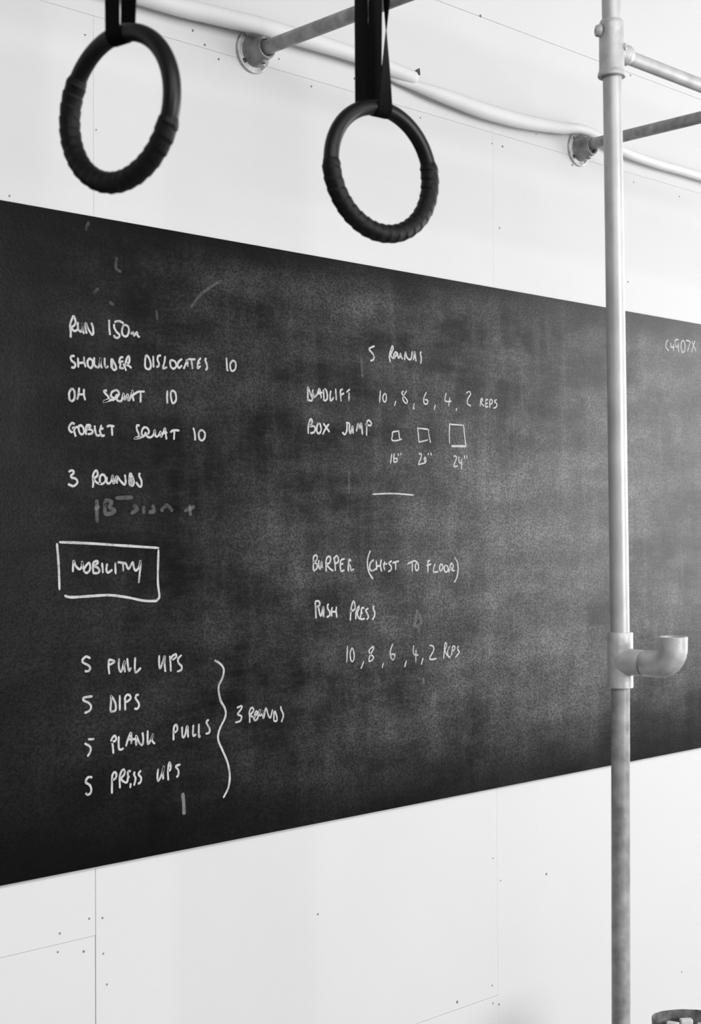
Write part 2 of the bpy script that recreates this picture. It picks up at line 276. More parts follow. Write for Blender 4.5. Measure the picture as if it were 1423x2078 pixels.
 ('chalk inch figures 16, 20 and 24 under the squares', 4, 1.0, "2655,1753 2650,1728;2664,1754 2662,1740 2664,1732 2673,1734 2675,1741 2665,1741;2679,1755 2679,1749;2689,1756 2688,1751;2758,1756 2766,1757 2766,1747 2756,1729 2768,1731 2780,1733 2785,1739 2782,1748 2778,1744 2780,1736;2794,1759 2794,1755;2804,1761 2806,1754;2895,1755 2905,1755 2905,1747 2896,1731 2899,1727 2911,1729;2916,1754 2917,1740 2927,1737;2927,1747 2927,1720;2939,1758 2940,1750;2948,1759 2951,1751"),
 ('short chalk dividing line under the squares', 4.2, 1.0, "2584,1647 2659,1650 2737,1647"),
 ('chalk words BURPEE (CHEST TO FLOOR)', 4.8, 1.0, "2377,1458 2377,1480 2378,1490 2386,1494 2390,1488 2386,1480 2378,1476 2389,1472 2389,1463 2384,1458 2377,1458;2395,1481 2395,1467 2400,1460 2404,1477 2407,1462;2420,1453 2419,1472 2422,1486 2431,1490 2435,1485 2431,1474 2422,1470 2432,1460 2444,1454;2446,1487 2450,1472 2451,1454;2448,1486 2456,1491 2462,1483 2461,1476 2451,1472;2483,1483 2471,1480 2468,1467 2471,1453 2482,1455;2471,1470 2478,1471;2500,1483 2496,1468 2496,1452;2500,1481 2505,1478;2498,1470 2503,1464 2506,1454 2515,1457;2574,1502 2565,1483 2564,1465 2570,1446 2583,1430;2586,1479 2574,1470 2573,1455 2583,1451 2594,1456;2596,1476 2597,1453;2597,1462 2612,1464;2614,1479 2611,1464 2615,1449;2627,1474 2623,1462 2627,1452;2621,1467 2636,1468;2652,1475 2642,1469 2650,1461 2650,1452 2640,1448;2656,1470 2679,1474;2667,1470 2667,1452;2711,1466 2737,1474;2730,1469 2729,1446;2737,1474 2748,1470 2754,1459 2750,1449 2743,1450 2741,1461 2747,1469;2788,1471 2799,1474;2785,1460 2803,1464;2791,1470 2790,1443;2818,1464 2813,1454 2811,1442;2811,1442 2829,1443;2839,1462 2836,1451 2841,1445 2849,1453 2847,1461 2839,1462;2858,1459 2854,1449 2861,1441 2870,1447 2867,1457 2858,1459;2873,1440 2877,1454 2883,1464 2890,1460 2889,1452 2878,1449 2895,1444;2896,1480 2908,1466 2910,1446 2905,1426 2895,1413"),
 ('chalk words PUSH PRESS', 5, 1.0, "2385,1339 2384,1360 2383,1378 2389,1381 2397,1378 2396,1370 2384,1366;2393,1366 2398,1347 2403,1346 2410,1366 2410,1341;2428,1371 2424,1369 2425,1360 2431,1352 2430,1343 2421,1340;2440,1363 2437,1353 2438,1341;2435,1352 2454,1352;2454,1364 2453,1352 2456,1337;2502,1328 2504,1349 2507,1365 2514,1376 2519,1364 2516,1354 2501,1351;2521,1330 2523,1349 2531,1362 2533,1357 2527,1347 2529,1336 2536,1330;2551,1357 2543,1357 2540,1343 2538,1330 2553,1330;2541,1344 2545,1345;2566,1355 2557,1351 2564,1340 2566,1332 2560,1328;2586,1361 2584,1354 2589,1345 2588,1335 2581,1326"),
 ('chalk figures 10, 8, 6, 4, 2 REPS under PUSH PRESS', 4.2, 1.0, "2492,1264 2489,1223;2509,1258 2501,1245 2504,1227 2512,1226 2515,1240 2509,1258;2549,1221 2539,1204;2581,1257 2568,1248 2573,1239 2584,1230 2579,1223 2568,1221 2571,1234 2584,1252 2581,1257;2620,1213 2615,1201;2654,1260 2645,1239 2649,1223 2657,1219 2662,1227 2659,1233 2645,1232;2705,1213 2699,1197;2733,1251 2732,1233 2738,1226 2750,1225;2742,1239 2741,1206;2769,1216 2762,1199;2795,1248 2809,1244 2810,1233 2795,1215 2800,1210 2821,1211;2850,1209 2856,1249 2863,1245 2856,1230 2865,1216;2875,1241 2866,1227 2870,1212 2877,1214;2882,1216 2886,1238 2895,1239 2893,1231 2886,1227;2909,1240 2907,1230 2913,1222 2898,1210"),
 ('small chalk code C4907X at the right end', 5, 1.0, "3933,2165 3921,2155 3920,2140 3934,2130;3947,2156 3947,2149 3948,2143 3967,2144;3963,2152 3961,2132;3994,2167 3981,2171 3971,2162 3976,2149 3983,2146 3991,2160 3994,2167 3991,2144 3993,2131;4016,2170 4007,2160 4007,2141 4015,2131 4027,2139 4029,2159 4023,2169 4016,2170;4036,2172 4059,2170 4051,2152 4044,2138;4070,2172 4079,2160 4094,2143;4088,2175 4079,2160 4067,2134"),
 ('faint half wiped chalk letters under 3 ROUNDS', 9, 0.16, "1745,1622 1745,1598 1745,1575;1740,1603 1751,1608;1767,1620 1767,1594 1782,1594 1791,1600 1777,1608 1784,1618 1767,1620;1794,1627 1838,1629;1841,1611 1851,1604 1835,1594;1868,1609 1868,1594;1892,1612 1896,1599 1883,1597;1916,1600 1931,1612 1947,1600;1995,1613 1998,1590;1981,1600 2009,1610;2748,1345 2740,1313 2735,1300;2755,1332 2762,1309 2740,1298;2752,1299 2754,1286;2770,1163 2770,1148"),
 ('smeared chalk stub mark below PRESS UPS', 9, 0.35, "1973,962 1976,940 1977,915"),
 ('thin wiped chalk traces across the board', 7, 0.1, "1726,2220 1718,2201;1798,2153 1796,2130 1809,2123;2000,2065 2036,2103 2092,2138;1779,2053 1790,2048;1904,2048 1907,2028;1739,2069 1750,2079;2715,1887 2730,1860;2545,1994 2550,1940;2500,1709 2500,1647;2941,1854 2947,1821;2813,1881 2831,1871"),
]

# ---------------------------------------------------------------- the room
WY = 2.600            # face of the back wall's panels
wall = tag(obj('wall_back', box((-3.2, WY + 0.004, -0.12), (8.2, WY + 0.16, 3.6)), M_GAP), 'white panelled wall behind the chalkboard', None, None, 'structure')
XC = [-0.928, 0.407, 1.743, 3.074, 4.408, 5.74]
def panel(x0, x1, z0, z1, gl=0.0, gr=0.0, gb=0.0, gt=0.0, d=0.0):
    return obj('panel', box((x0 + gl, WY - d, z0 + gb), (x1 - gr, WY + 0.0045, z1 - gt), 0.00012), M_WALL, wall)
FL = -0.12            # floor level while building; everything is lifted to z = 0 at the end
for i in range(5):
    x0, x1 = XC[i], XC[i + 1]
    gl = 0.0010 if i == 2 else 0.0001; gr = 0.0010 if i == 1 else 0.0001
    if i == 1: panel(x0, x1, FL, 0.687, 0.0001, gr, 0, 0.0004); panel(x0, x1, 0.687, 2.672, 0.0001, 0.0003, 0.0003, 0.0003)
    elif i == 2: panel(x0, x1, FL, 0.257, gl, 0.0001, 0, 0.0005); panel(x0, x1, 0.257, 0.84, gl, 0.0003, 0.0004, 0); panel(x0, x1, 0.84, 2.672, 0.0002, 0.0002, 0, 0.0003)
    else: panel(x0, x1, FL, 2.672, 0.0001, 0.0001, 0, 0.0003)
    panel(x0, x1, 2.672, 2.988, 0, 0, 0.0003, 0.0005)
    panel(x0, x1, 2.988, 3.6, 0, 0, 0.0005, 0)
panel(-3.2, XC[0], FL, 3.6); panel(XC[5], 8.2, FL, 3.6)
# nail heads left showing in the paint: position on the wall (x, z)
NAILS = [(1.727, 0.726, 1.1), (1.761, 0.721, 1.1), (1.654, 0.709, 1.1), (1.649, 0.671, 1), (1.713, 0.659, 1.3), (1.763, 0.644, 1), (1.772, 0.576, 1), (1.722, 2.625, 1), (2.014, 2.705, 1.4), (2.049, 2.680, 1.3), (2.090, 2.656, 1.3), (1.750, 2.425, 0.8), (2.277, 2.699, 1), (2.383, 2.655, 1.2), (2.777, 2.655, 1), (3.117, 2.641, 1.6), (3.072, 2.641, 1), (3.269, 2.705, 0.8), (3.722, 2.328, 1.2), (3.102, 2.407, 1.2), (4.013, 2.642, 1.2), (1.537, 2.247, 1), (3.056, 0.640, 0.9), (3.293, 0.556, 1.6), (3.088, 0.573, 0.9), (2.392, 0.610, 1.2), (2.903, 0.277, 1.8), (3.049, 0.289, 1.1), (3.052, 0.239, 1.2), (3.078, 0.230, 1.3), (3.025, 2.990, 2), (2.532, 2.707, 1.3), (3.744, 2.981, 1.4), (3.441, 2.645, 1.6), (3.756, 2.646, 1), (3.990, 0.123, 1.2)]
nb = bmesh.new(); lathe(nb, (0, 0, 0), (0, -1, 0), [(0, 0.0022), (0.0007, 0.0022), (0.0010, 0.0014), (0.0008, 0)], 10)
nme = bpy.data.meshes.new('nail_head'); bmesh.ops.recalc_face_normals(nb, faces=nb.faces); nb.to_mesh(nme); nb.free(); nme.materials.append(M_NAIL)
for x, z, s in NAILS:
    n = bpy.data.objects.new('nail_head', nme); COL.objects.link(n); n.parent = wall
    n.location = (x, WY + 0.0001, z); n.scale = (s, 1, s)

tag(obj('floor', box((-3.2, -5.2, -0.22), (8.2, WY + 0.16, -0.12)), M_FLOOR), kind='structure')
tag(obj('ceiling', box((-3.2, -5.2, 3.6), (8.2, WY + 0.16, 3.7)), M_CEIL), kind='structure')
tag(obj('wall_left', box((-3.3, -5.2, FL), (-3.2, WY + 0.16, 3.6)), M_DARKWALL), kind='structure')
bm = bmesh.new()      # wall behind the camera, with an opening added for the pole's light
add_box(bm, (-3.2, -5.3, FL), (8.2, -5.2, 1.0)); add_box(bm, (-3.2, -5.3, 3.4), (8.2, -5.2, 3.6))
add_box(bm, (-3.2, -5.3, 1.0), (1.7, -5.2, 3.4)); add_box(bm, (5.1, -5.3, 1.0), (8.2, -5.2, 3.4))
tag(obj('wall_front', bm, M_DARKWALL), kind='structure')
bm = bmesh.new()  # frame of the unseen window added behind the camera
for x in (1.7, 3.37, 5.04): add_box(bm, (x, -5.28, 1.0), (x + 0.06, -5.22, 3.4))
for z in (1.0, 3.34): add_box(bm, (1.7, -5.28, z), (5.1, -5.22, z + 0.06))
tag(obj('added_window', bm, M_PIPEW), kind='structure')
bm = bmesh.new()      # right wall with one wide window opening
add_box(bm, (8.2, -5.2, FL), (8.3, WY + 0.16, 0.7)); add_box(bm, (8.2, -5.2, 3.3), (8.3, WY + 0.16, 3.6))
add_box(bm, (8.2, -5.2, 0.7), (8.3, -1.7, 3.3)); add_box(bm, (8.2, 1.8, 0.7), (8.3, WY + 0.16, 3.3))
tag(obj('wall_right', bm, M_WALL), kind='structure')
bm = bmesh.new()
for y in (-1.7, 0.02, 1.74): add_box(bm, (8.19, y, 0.7), (8.27, y + 0.06, 3.3))
for z in (0.7, 3.24): add_box(bm, (8.19, -1.7, z), (8.27, 1.8, z + 0.06))
tag(obj('window_1', bm, M_PIPEW), kind='structure')

# ---------------------------------------------------------------- chalkboard and its writing
BX0, BX1, BZ0, BZ1 = 0.42, 5.30, 0.8345, 2.2340
BY = WY - 0.006
board = tag(obj('chalkboard', box((BX0, BY, BZ0), (BX1, WY - 0.0002, BZ1), 0.0006), M_BOARD),
            'long black chalkboard on the white wall with gym workout written in chalk', 'chalkboard')
obj('edge_strip', box((BX0, BY + 0.0012, BZ0 - 0.0035), (BX1, WY - 0.0002, BZ0 - 0.0001)), M_BEDGE, board)['label'] = 'thin pale lower edge of the board'
random.seed(4)
def words(strokes):
    """strokes of one written line gathered into words by the gaps between them"""
    out = []
    for s in sorted(strokes, key=lambda s: min(p.x for p in s)):
        x0, x1 = min(p.x for p in s), max(p.x for p in s); z0, z1 = min(p.z for p in s), max(p.z for p in s)
        for g in out:
            if x0 - g[1] < 0.018 and z0 - g[3] < 0.03 and g[2] - z1 < 0.03:
                g[1] = max(g[1], x1); g[2] = min(g[2], z0); g[3] = max(g[3], z1); g[4].append(s); break
        else: out.append([x0, x1, z0, z1, [s]])
    return [g[4] for g in out]
def write(label, w_mm, k, text):
    if k not in M_CHALK: M_CHALK[k] = chalk_material(k)
    strokes = [[Vector((float(a.split(',')[0]) / 1000, 0, float(a.split(',')[1]) / 1000)) for a in s.split()] for s in text.split(';')]
    line = bpy.data.objects.new('chalk_line', None); COL.objects.link(line); line.parent = board
    line.empty_display_size = 0.02; line['label'] = label
    layer = 0
    for group in words(strokes):
        bm = bmesh.new()
        for pts in group:
            closed = len(pts) > 3 and (pts[0] - pts[-1]).length < 1e-4
            pts = catmull(pts, 7, closed) if len(pts) > 2 else [pts[0].lerp(pts[1], t / 6) for t in range(7)]
            layer += 1; y = BY - 0.00025 - 0.00002 * (layer % 12)
            n = len(pts); row = []; ph = random.random() * 50
            for i, p in enumerate(pts):
                t = (pts[min(i + 1, n - 1)] - pts[max(i - 1, 0)])
                if t.length < 1e-7: t = Vector((1, 0, 0))
                t.normalize(); nrm = Vector((-t.z, 0, t.x))
                w = w_mm / 1000 * (0.5 + 0.10 * mnoise.noise(Vector((i * 0.35, ph, 0))))
                if not closed and (i == 0 or i == n - 1): w *= 0.62
                q = p.copy()
                if i == 0 and not closed: q -= t * w * 0.5
                if i == n - 1 and not closed: q += t * w * 0.5
                row.append((bm.verts.new((q.x + nrm.x * w, y, q.z + nrm.z * w)), bm.verts.new((q.x - nrm.x * w, y, q.z - nrm.z * w))))
            for a, c in zip(row, row[1:]): bm.faces.new((a[0], c[0], c[1], a[1]))
        for f in bm.faces:
            f.normal_update()
            if f.normal.y > 0: f.normal_flip()
        me = bpy.data.meshes.new('chalk_mark'); bm.to_mesh(me); bm.free()
        link('chalk_mark', me, M_CHALK[k], line)
for rec in WRITING: write(*rec)

# ---------------------------------------------------------------- white painted service pipes along the wall
PY = WY - 0.0325
def along(pts, n=6): return catmull(pts, n)
def pipe(name, pts, rads, label, cat, group, endcap=False):
    P = along([(x, y, z) for x, y, z in pts], 8)
    R = [v.x for v in along([(r, 0, 0) for r in rads], 8)]
    bm = bmesh.new()
    if endcap:
        d = (P[-1] - P[-2]).normalized(); r = R[-1]
        for a in (25, 50, 70, 84):
            P.append(P_end(pts[-1], d, r, a)); R.append(r * math.cos(math.radians(a)))
    tube(bm, P, R, 24)
    o = obj(name, bm, M_PIPEW, None, True)
    return tag(o, label, cat, group)
def P_end(P0, d, r, a): return Vector(P0) + d * r * math.sin(math.radians(a))
p1 = pipe('service_pipe', [(0.3, PY, 2.736), (1.2, PY, 2.735), (1.871, PY, 2.7345), (2.03, PY, 2.740), (2.165, PY - 0.002, 2.7475), (2.335, PY, 2.7525), (2.502, PY, 2.7535), (2.63, PY, 2.7475), (2.712, PY, 2.7420)],
          [0.0215, 0.0215, 0.0215, 0.0215, 0.0215, 0.0205, 0.019, 0.0185, 0.0175],
          'left white painted pipe with a rounded end, high on the wall above the chalkboard', 'pipe', None, True)
p2 = pipe('service_pipe', [(2.640, PY + 0.016, 2.7330), (2.670, PY + 0.014, 2.7290), (2.722, PY + 0.006, 2.7250), (2.79, PY, 2.7207), (2.873, PY, 2.7175), (2.988, PY, 2.7125), (3.079, PY, 2.7130), (3.18, PY, 2.7168), (3.3475, PY - 0.002, 2.731), (3.4234, PY - 0.004, 2.7435), (3.50, PY - 0.004, 2.742), (3.655, PY, 2.7190), (3.855, PY + 0.003, 2.7146), (4.083, PY + 0.003, 2.7173), (5.4, PY + 0.003, 2.720)],
          [0.006, 0.009, 0.012, 0.017, 0.020, 0.0215, 0.0215, 0.0205, 0.017, 0.0145, 0.0145, 0.0145, 0.0145, 0.0145, 0.0145],
          'right white painted pipe sagging below the end of the left one towards the upright', 'pipe', None)
bm = bmesh.new()      # small folded pipe clip above the end of the left pipe
pr = [(2.7446, 2.7741), (2.7472, 2.7570), (2.7189, 2.7590)]
a = [bm.verts.new((x, PY + 0.010, z)) for x, z in pr]; b = [bm.verts.new((x, PY + 0.003, z)) for x, z in pr]
bm.faces.new(a); bm.faces.new(b[::-1])
for i in range(3): bm.faces.new((a[i], a[(i + 1) % 3], b[(i + 1) % 3], b[i]))
c = obj('pipe_clip', bm, M_BLACK, p1); c['label'] = 'small dark triangular clip'

# ---------------------------------------------------------------- the pipe rig
UX, UY = 2.326, 1.650
rig = empty('pull_up_rig', (UX, UY, FL), 'galvanised pipe rig with tall upright, bars and round wall flanges', 'exercise rig')
def part(name, bm, m, parent=None, label=None, smooth=False, auto=35):
    o = obj(name, bm, m, None, smooth, None if smooth else auto); keep(o, parent or rig)
    if label: o['label'] = label
    return o
def bar(name, p, q, r, m, label, n=24, wob=0.0):
    bm = bmesh.new(); p, q = Vector(p), Vector(q)
    tube(bm, [p.lerp(q, i / n) for i in range(n + 1)], r, 36)
    return part(name, bm, m, None, label)
HZ = 1.2965           # height of the hook fitting
P_top = (2.306, UY - 0.004, 2.70); P_mid = (UX + 0.0005, UY, HZ); P_bot = (2.329, UY + 0.012, FL + 0.012)
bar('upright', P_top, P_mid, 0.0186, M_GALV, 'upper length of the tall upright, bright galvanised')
bar('upright', P_mid, P_bot, 0.0182, M_GALV_SHADE, 'lower length of the tall upright, in a shade-darkened grey')  # dimmer light down the pole is put into the darker steel
R_B = 0.0168
BZ = {1: 2.694, 2: 2.703}
BXX = {1: 2.192, 2: 3.468}
bar('cross_bar', (BXX[1], WY - 0.018, BZ[1]), (BXX[1], 1.60, BZ[1]), R_B, M_GALV_SHADE, 'bar running out from the left wall flange')
bar('cross_bar', (BXX[2], WY - 0.018, BZ[2]), (BXX[2], 1.60, BZ[2]), R_B, M_GALV_SHADE, 'bar running out from the right wall flange, passing behind the upright')
bar('top_bar', (0.55, UY, 2.70), (4.35, UY, 2.70), 0.0168, M_GALV_SHADE, 'overhead bar the ring straps loop over')
bar('side_bar', (UX - 0.012, UY, 2.4925), (4.35, UY, 2.4925), 0.0140, M_GALV, 'bar running right from the upper tee')
bar('upright', (4.30, UY, 2.74), (4.30, UY, FL + 0.012), 0.0182, M_GALV_SHADE, 'second upright further right')

def flange(cx, cz, bx_r):
    bm = bmesh.new()
    lathe(bm, (cx, WY, cz), (0, -1, 0), [(0.0002, 0), (0.0002, 0.0500), (0.0050, 0.0508), (0.0080, 0.0495), (0.0090, 0.0465), (0.0078, 0.0445), (0.0080, 0.0370), (0.0080, 0.0)], 56)
    fl = part('wall_flange', bm, M_PLATE, None)
    bm = bmesh.new(); lathe(bm, (cx, WY, cz), (0, -1, 0), [(0.0075, 0.0), (0.0075, 0.0378), (0.0120, 0.0350), (0.0180, 0.0325), (0.0300, 0.0305), (0.0520, 0.0275), (0.0560, 0.0262), (0.0566, 0.0235), (0.0540, 0.0200), (0.0400, 0.0196), (0.0400, 0)], 56)
    hb = obj('hub', bm, M_CASTD, None, auto=35); hb.parent = fl
    for a in (40, 135, 222, 310):
        d = math.radians(a); p = (cx + 0.0405 * math.cos(d), WY - 0.0075, cz + 0.0405 * math.sin(d))
        bm = bmesh.new(); lathe(bm, p, (0, -1, 0), [(0, 0.0062), (0.0018, 0.0062), (0.0026, 0.0045), (0.0026, 0.0018), (0.0014, 0.0014), (0.0014, 0)], 16)
        s = obj('screw', bm, M_BLACK if a == 222 else M_CASTD, None, auto=35); s.parent = fl
    # grub screw boss below the socket
    bm = bmesh.new(); lathe(bm, (cx, WY - 0.038, cz - 0.024), (0.1, -0.12, -1), [(0, 0.0085), (0.009, 0.0080), (0.011, 0.0068), (0.0112, 0.0042), (0.0085, 0.0040), (0.0085, 0)], 18)
    s = obj('grub_screw', bm, M_CASTD, None, auto=35); s.parent = fl
    return fl
flange(BXX[1], BZ[1] + 0.001, R_B)['label'] = 'left round wall flange, grey cast iron'
flange(BXX[2], BZ[2] - 0.007, R_B)['label'] = 'right round wall flange, grey cast iron'

# upper tee on the upright
tz0, tz1 = 2.4385, 2.5500
bm = bmesh.new()
tx, ty = 2.3085, UY - 0.003
lathe(bm, (tx, ty, tz0), (0, 0, 1), [(0, 0.0190), (0, 0.0262), (0.0015, 0.0275), (0.0075, 0.0275), (0.0105, 0.0258), (0.0140, 0.0246), (0.0900, 0.0242), (0.1010, 0.0240), (0.1085, 0.0232), (0.1115, 0.0215), (0.1115, 0.0186)], 48)
lathe(bm, (tx, ty, 2.4925), (1, 0, 0), [(0.010, 0.0200), (0.030, 0.0195), (0.042, 0.0200), (0.050, 0.0200), (0.0525, 0.0188), (0.0525, 0.0142)], 36)
tee = part('tee_fitting', bm, M_CAST, None, 'upper tee fitting with a collar at its foot')
bm = bmesh.new(); lathe(bm, (tx - 0.020, ty + 0.010, 2.528), (-0.75, 0.66, 0), [(0, 0.0125), (0.0085, 0.0115), (0.0115, 0.0095), (0.012, 0.0055), (0.009, 0.005), (0.009, 0)], 24)
o = obj('set_screw', bm, M_CAST, None, auto=35); o.parent = tee
for z in (2.496,):
    bm = bmesh.new(); lathe(bm, (tx + 0.010, ty - 0.021, z), (0.42, -0.9, 0), [(0, 0.0072), (0.005, 0.0066), (0.0062, 0.005), (0.0062, 0.0030), (0.004, 0.0028), (0.004, 0)], 18)
    o = obj('set_screw', bm, M_CAST, None, auto=35); o.parent = tee

# hook fitting: short tee and an elbow turned up, open at the top
bm = bmesh.new()
lathe(bm, (UX, UY, 1.2430), (0, 0, 1), [(0, 0.0186), (0, 0.0240), (0.0012, 0.0249), (0.1070, 0.0249), (0.1085, 0.0240), (0.1085, 0.0186)], 48)
hook = part('hook_fitting', bm, M_CAST, None, 'pipe tee carrying the upturned elbow')
bm = bmesh.new(); lathe(bm, (UX, UY, 1.2945), (0, -1, 0), [(0.008, 0.0265), (0.022, 0.0262), (0.036, 0.0255), (0.050, 0.0250), (0.0535, 0.0243), (0.0540, 0.0215), (0.0560, 0.0212)], 40)
o = obj('outlet', bm, M_CAST, None, auto=35); o.parent = hook
bm = bmesh.new()
P = []; R_ = []
yc, zc = UY - 0.0565, 1.2945
P.append((UX, yc, zc)); R_.append(0.0240); P.append((UX, yc - 0.002, zc)); R_.append(0.0252)
P.append((UX, yc - 0.020, zc)); R_.append(0.0253)
ex = 0.0315; ey = yc - 0.033
for a in range(0, 91, 9):
    t = math.radians(a); P.append((UX, ey - ex * math.sin(t), zc + ex * (1 - math.cos(t)))); R_.append(0.0254 + 0.0018 * a / 90)
zt = zc + ex
P.append((UX, ey - ex, zt + 0.012)); R_.append(0.0272); P.append((UX, ey - ex, zt + 0.0215)); R_.append(0.0276)
P.append((UX, ey - ex, zt + 0.0225)); R_.append(0.0268)
P.append((UX, ey - ex, zt + 0.0225)); R_.append(0.0215)
# open mouth: the bore goes down inside
pts = [Vector(p) for p in P]
tube(bm, pts[:-1], R_[:-1], 40, cap=False)
lathe(bm, (UX, ey - ex, zt + 0.0225), (0, 0, 1), [(0, 0.0268), (0.0006, 0.0255), (0, 0.0225), (-0.030, 0.0222), (-0.030, 0)], 40)
o = obj('elbow', bm, M_CAST, None, auto=40); o.parent = hook; o['label'] = 'upturned open elbow, pale cast iron'

for x in (P_bot[0], 4.30):
    bm = bmesh.new(); lathe(bm, (x, P_bot[1] if x < 3 else UY, FL), (0, 0, 1), [(0.0002, 0), (0.0002, 0.055), (0.008, 0.055), (0.012, 0.034), (0.045, 0.028), (0.045, 0.018), (0.03, 0.018), (0.03, 0)], 40)
    part('floor_flange', bm, M_CASTD, None)
for x, z in ((BXX[1], BZ[1]), (BXX[2], BZ[2]), (P_top[0], 2.70), (4.30, 2.70)):
    bm = bmesh.new(); lathe(bm, (x - 0.05, UY, 2.70), (1, 0, 0), [(0, 0.017), (0, 0.024), (0.1, 0.024), (0.1, 0.017)], 32)
    if z != 2.70 or x == 4.30 or True:
        if abs(x - P_top[0]) < 0.01 or x == 4.30: lathe(bm, (x, UY, 2.70), (0, 0, -1), [(0.0, 0.0235), (0.05, 0.0235), (0.05, 0.0185)], 32)
        else: lathe(bm, (x, UY, z), (0, 1, 0), [(0.0, 0.0235), (0.05, 0.0235), (0.05, 0.0165)], 32)
    part('pipe_joint', bm, M_CASTD, None)
bm = bmesh.new(); lathe(bm, (4.35, UY, 2.4925), (-1, 0, 0), [(0, 0.0), (0.0, 0.0205), (0.07, 0.0205), (0.07, 0.014)], 32)
lathe(bm, (4.30, UY, 2.46), (0, 0, 1), [(0, 0.0185), (0, 0.0242), (0.07, 0.0242), (0.07, 0.0185)], 32)
part('pipe_joint', bm, M_CASTD, None)

# ---------------------------------------------------------------- the two gym rings
def gym_ring(center, alpha, phi, sgn, tape_from, tape_to, label, legs):
    """alpha: how far the ring is turned away from the viewer, phi: lean of the ring in its own sway"""
    C0 = Vector(center)
    d = (C0 - Vector((0, 0, 1.55))).normalized()
    rr = d.cross(Vector((0, 0, 1))).normalized(); uu = rr.cross(d)
    n = -math.cos(alpha) * d + math.sin(alpha) * (sgn * math.cos(phi) * rr + math.sin(phi) * uu)
    n.normalize()
    upd = (uu - n * uu.dot(n)).normalized()           # top of the ring, within its plane
    upw = (Vector((0, 0, 1)) - n * n.z).normalized()
    top = upw
    side = top.cross(n).normalized()
    if side.dot(rr) < 0: side = -side                 # side points to picture right
    RC = 0.1035; r0_, r1_ = 0.0125, 0.0148
    root = empty('gym_ring', C0, label, 'gym ring', 'gym rings hanging on straps')
    def at(a):   # a in degrees, clockwise from the top as seen by the viewer
        t = math.radians(a); return top * math.cos(t) + side * math.sin(t)
    def torus(a0, a1, rf, seg, tseg, capped):
        bm = bmesh.new(); rings = []
        full = abs(a1 - a0 - 360) < 1e-6
        cnt = seg if full else seg + 1
        for i in range(cnt):
            a = a0 + (a1 - a0) * i / seg; rad = at(a); c = rad * RC
            ring = []
            for k in range(tseg):
                b = 2 * math.pi * k / tseg
                ring.append(bm.verts.new(c + (rad * math.cos(b) + n * math.sin(b)) * rf(a, b)))
            rings.append(ring)
        m_ = len(rings)
        for i in range(m_ if full else m_ - 1):
            A, B = rings[i], rings[(i + 1) % m_]
            for k in range(tseg): bm.faces.new((A[k], A[(k + 1) % tseg], B[(k + 1) % tseg], B[k]))
        if capped: bm.faces.new(rings[0]); bm.faces.new(rings[-1][::-1])
        return bm
    obj('ring', torus(0, 360, lambda a, b: r0_, 120, 28, False), M_RING, root, True)
    # spiral wrapped grip tape round the lower part; each turn laps over the last
    pitch = 9.5
    def rt(a, b):
        s = ((a + b / (2 * math.pi) * pitch * 0.9) / pitch) % 1.0
        e = min(1, (a - tape_from) / 5 + 0.15, (tape_to - a) / 5 + 0.15)
        return r0_ + (r1_ - r0_ - 0.0005) * max(0.05, e) + 0.0016 * (s if s < 0.86 else (1 - s) / 0.14 * 0.86) * min(1, max(0.2, e)) + 0.0003 * mnoise.noise(Vector((a * 0.12, b, 3)))
    obj('grip_tape', torus(tape_from, tape_to, rt, int((tape_to - tape_from) * 1.7), 28, True), M_TAPE, root, False)
    for p in root.children:
        for f in p.data.polygons: f.use_smooth = True
    # webbing straps: each leg is a list of (point, width direction) handed over by the caller
    for rows, lab in legs(C0, n, top, side, RC, r0_, rr, uu, d):
        bm = bmesh.new(); th = 0.0008; R0 = []
        for i, (p, w, wid) in enumerate(rows):
            a_, b_ = rows[max(i - 1, 0)][0], rows[min(i + 1, len(rows) - 1)][0]
            t = (b_ - a_).normalized(); w = (w - t * w.dot(t)).normalized(); nn = t.cross(w)
            R0.append([bm.verts.new(p - C0 + w * sx * wid / 2 + nn * sy * th) for sx, sy in ((-1, -1), (1, -1), (1, 1), (-1, 1))])
        for A, B in zip(R0, R0[1:]):
            for k in range(4): bm.faces.new((A[k], A[(k + 1) % 4], B[(k + 1) % 4], B[k]))
        bm.faces.new(R0[0]); bm.faces.new(R0[-1][::-1])
        o = obj('strap', bm, M_STRAP, root)
        if lab: o['label'] = lab
    return root

def loop_legs(wid, top_f, top_b, turn_f, turn_b, tail=None, grip=0.0):
    """turn_f / turn_b = (degrees, share of the leg over which it turns) the webbing twists going up"""
    def f(C0, n, top, side, RC, rt, rr, uu, d):
        base = C0 + top * RC + side * grip
        rs = rt + 0.0018
        rows = []
        pf = base + n * rs; pb = base - n * rs
        tf, tb = Vector(top_f), Vector(top_b)
        def turned(t, turn):
            return (Matrix.Rotation(math.radians(turn[0] * min(1.0, t / turn[1])), 3, 'Z') @ side).normalized()
        nseg = 28
        for i in range(nseg, 0, -1):
            t = i / nseg; rows.append((pf.lerp(tf, t), turned(t, turn_f), wid))
        for a in range(0, 181, 15):
            b = math.radians(a)
            rows.append((base + n * rs * math.cos(b) - top * rs * math.sin(b), side, wid))
        for i in range(1, nseg + 1):
            t = i / nseg; rows.append((pb.lerp(tb, t), turned(t, turn_b), wid))
        bc = (tf + tb) / 2; h = tb - tf; hr = h.length / 2; hn = h.normalized()
        for a in range(20, 180, 20):
            b = math.radians(a)
            rows.append((bc + hn * hr * math.cos(b) + Vector((0, 0, 1)) * 0.0190 * math.sin(b), Vector((1, 0, 0)), wid))
        out = [(rows, 'black webbing strap looped through the ring')]
        if tail:
            a0, b0, w0, wd = tail
            a0, b0 = Vector(a0), Vector(b0)
            out.append(([(a0.lerp(b0, i / 10), Vector(w0), wd) for i in range(11)], 'loose end of the strap behind the loop'))
        return out
    return f
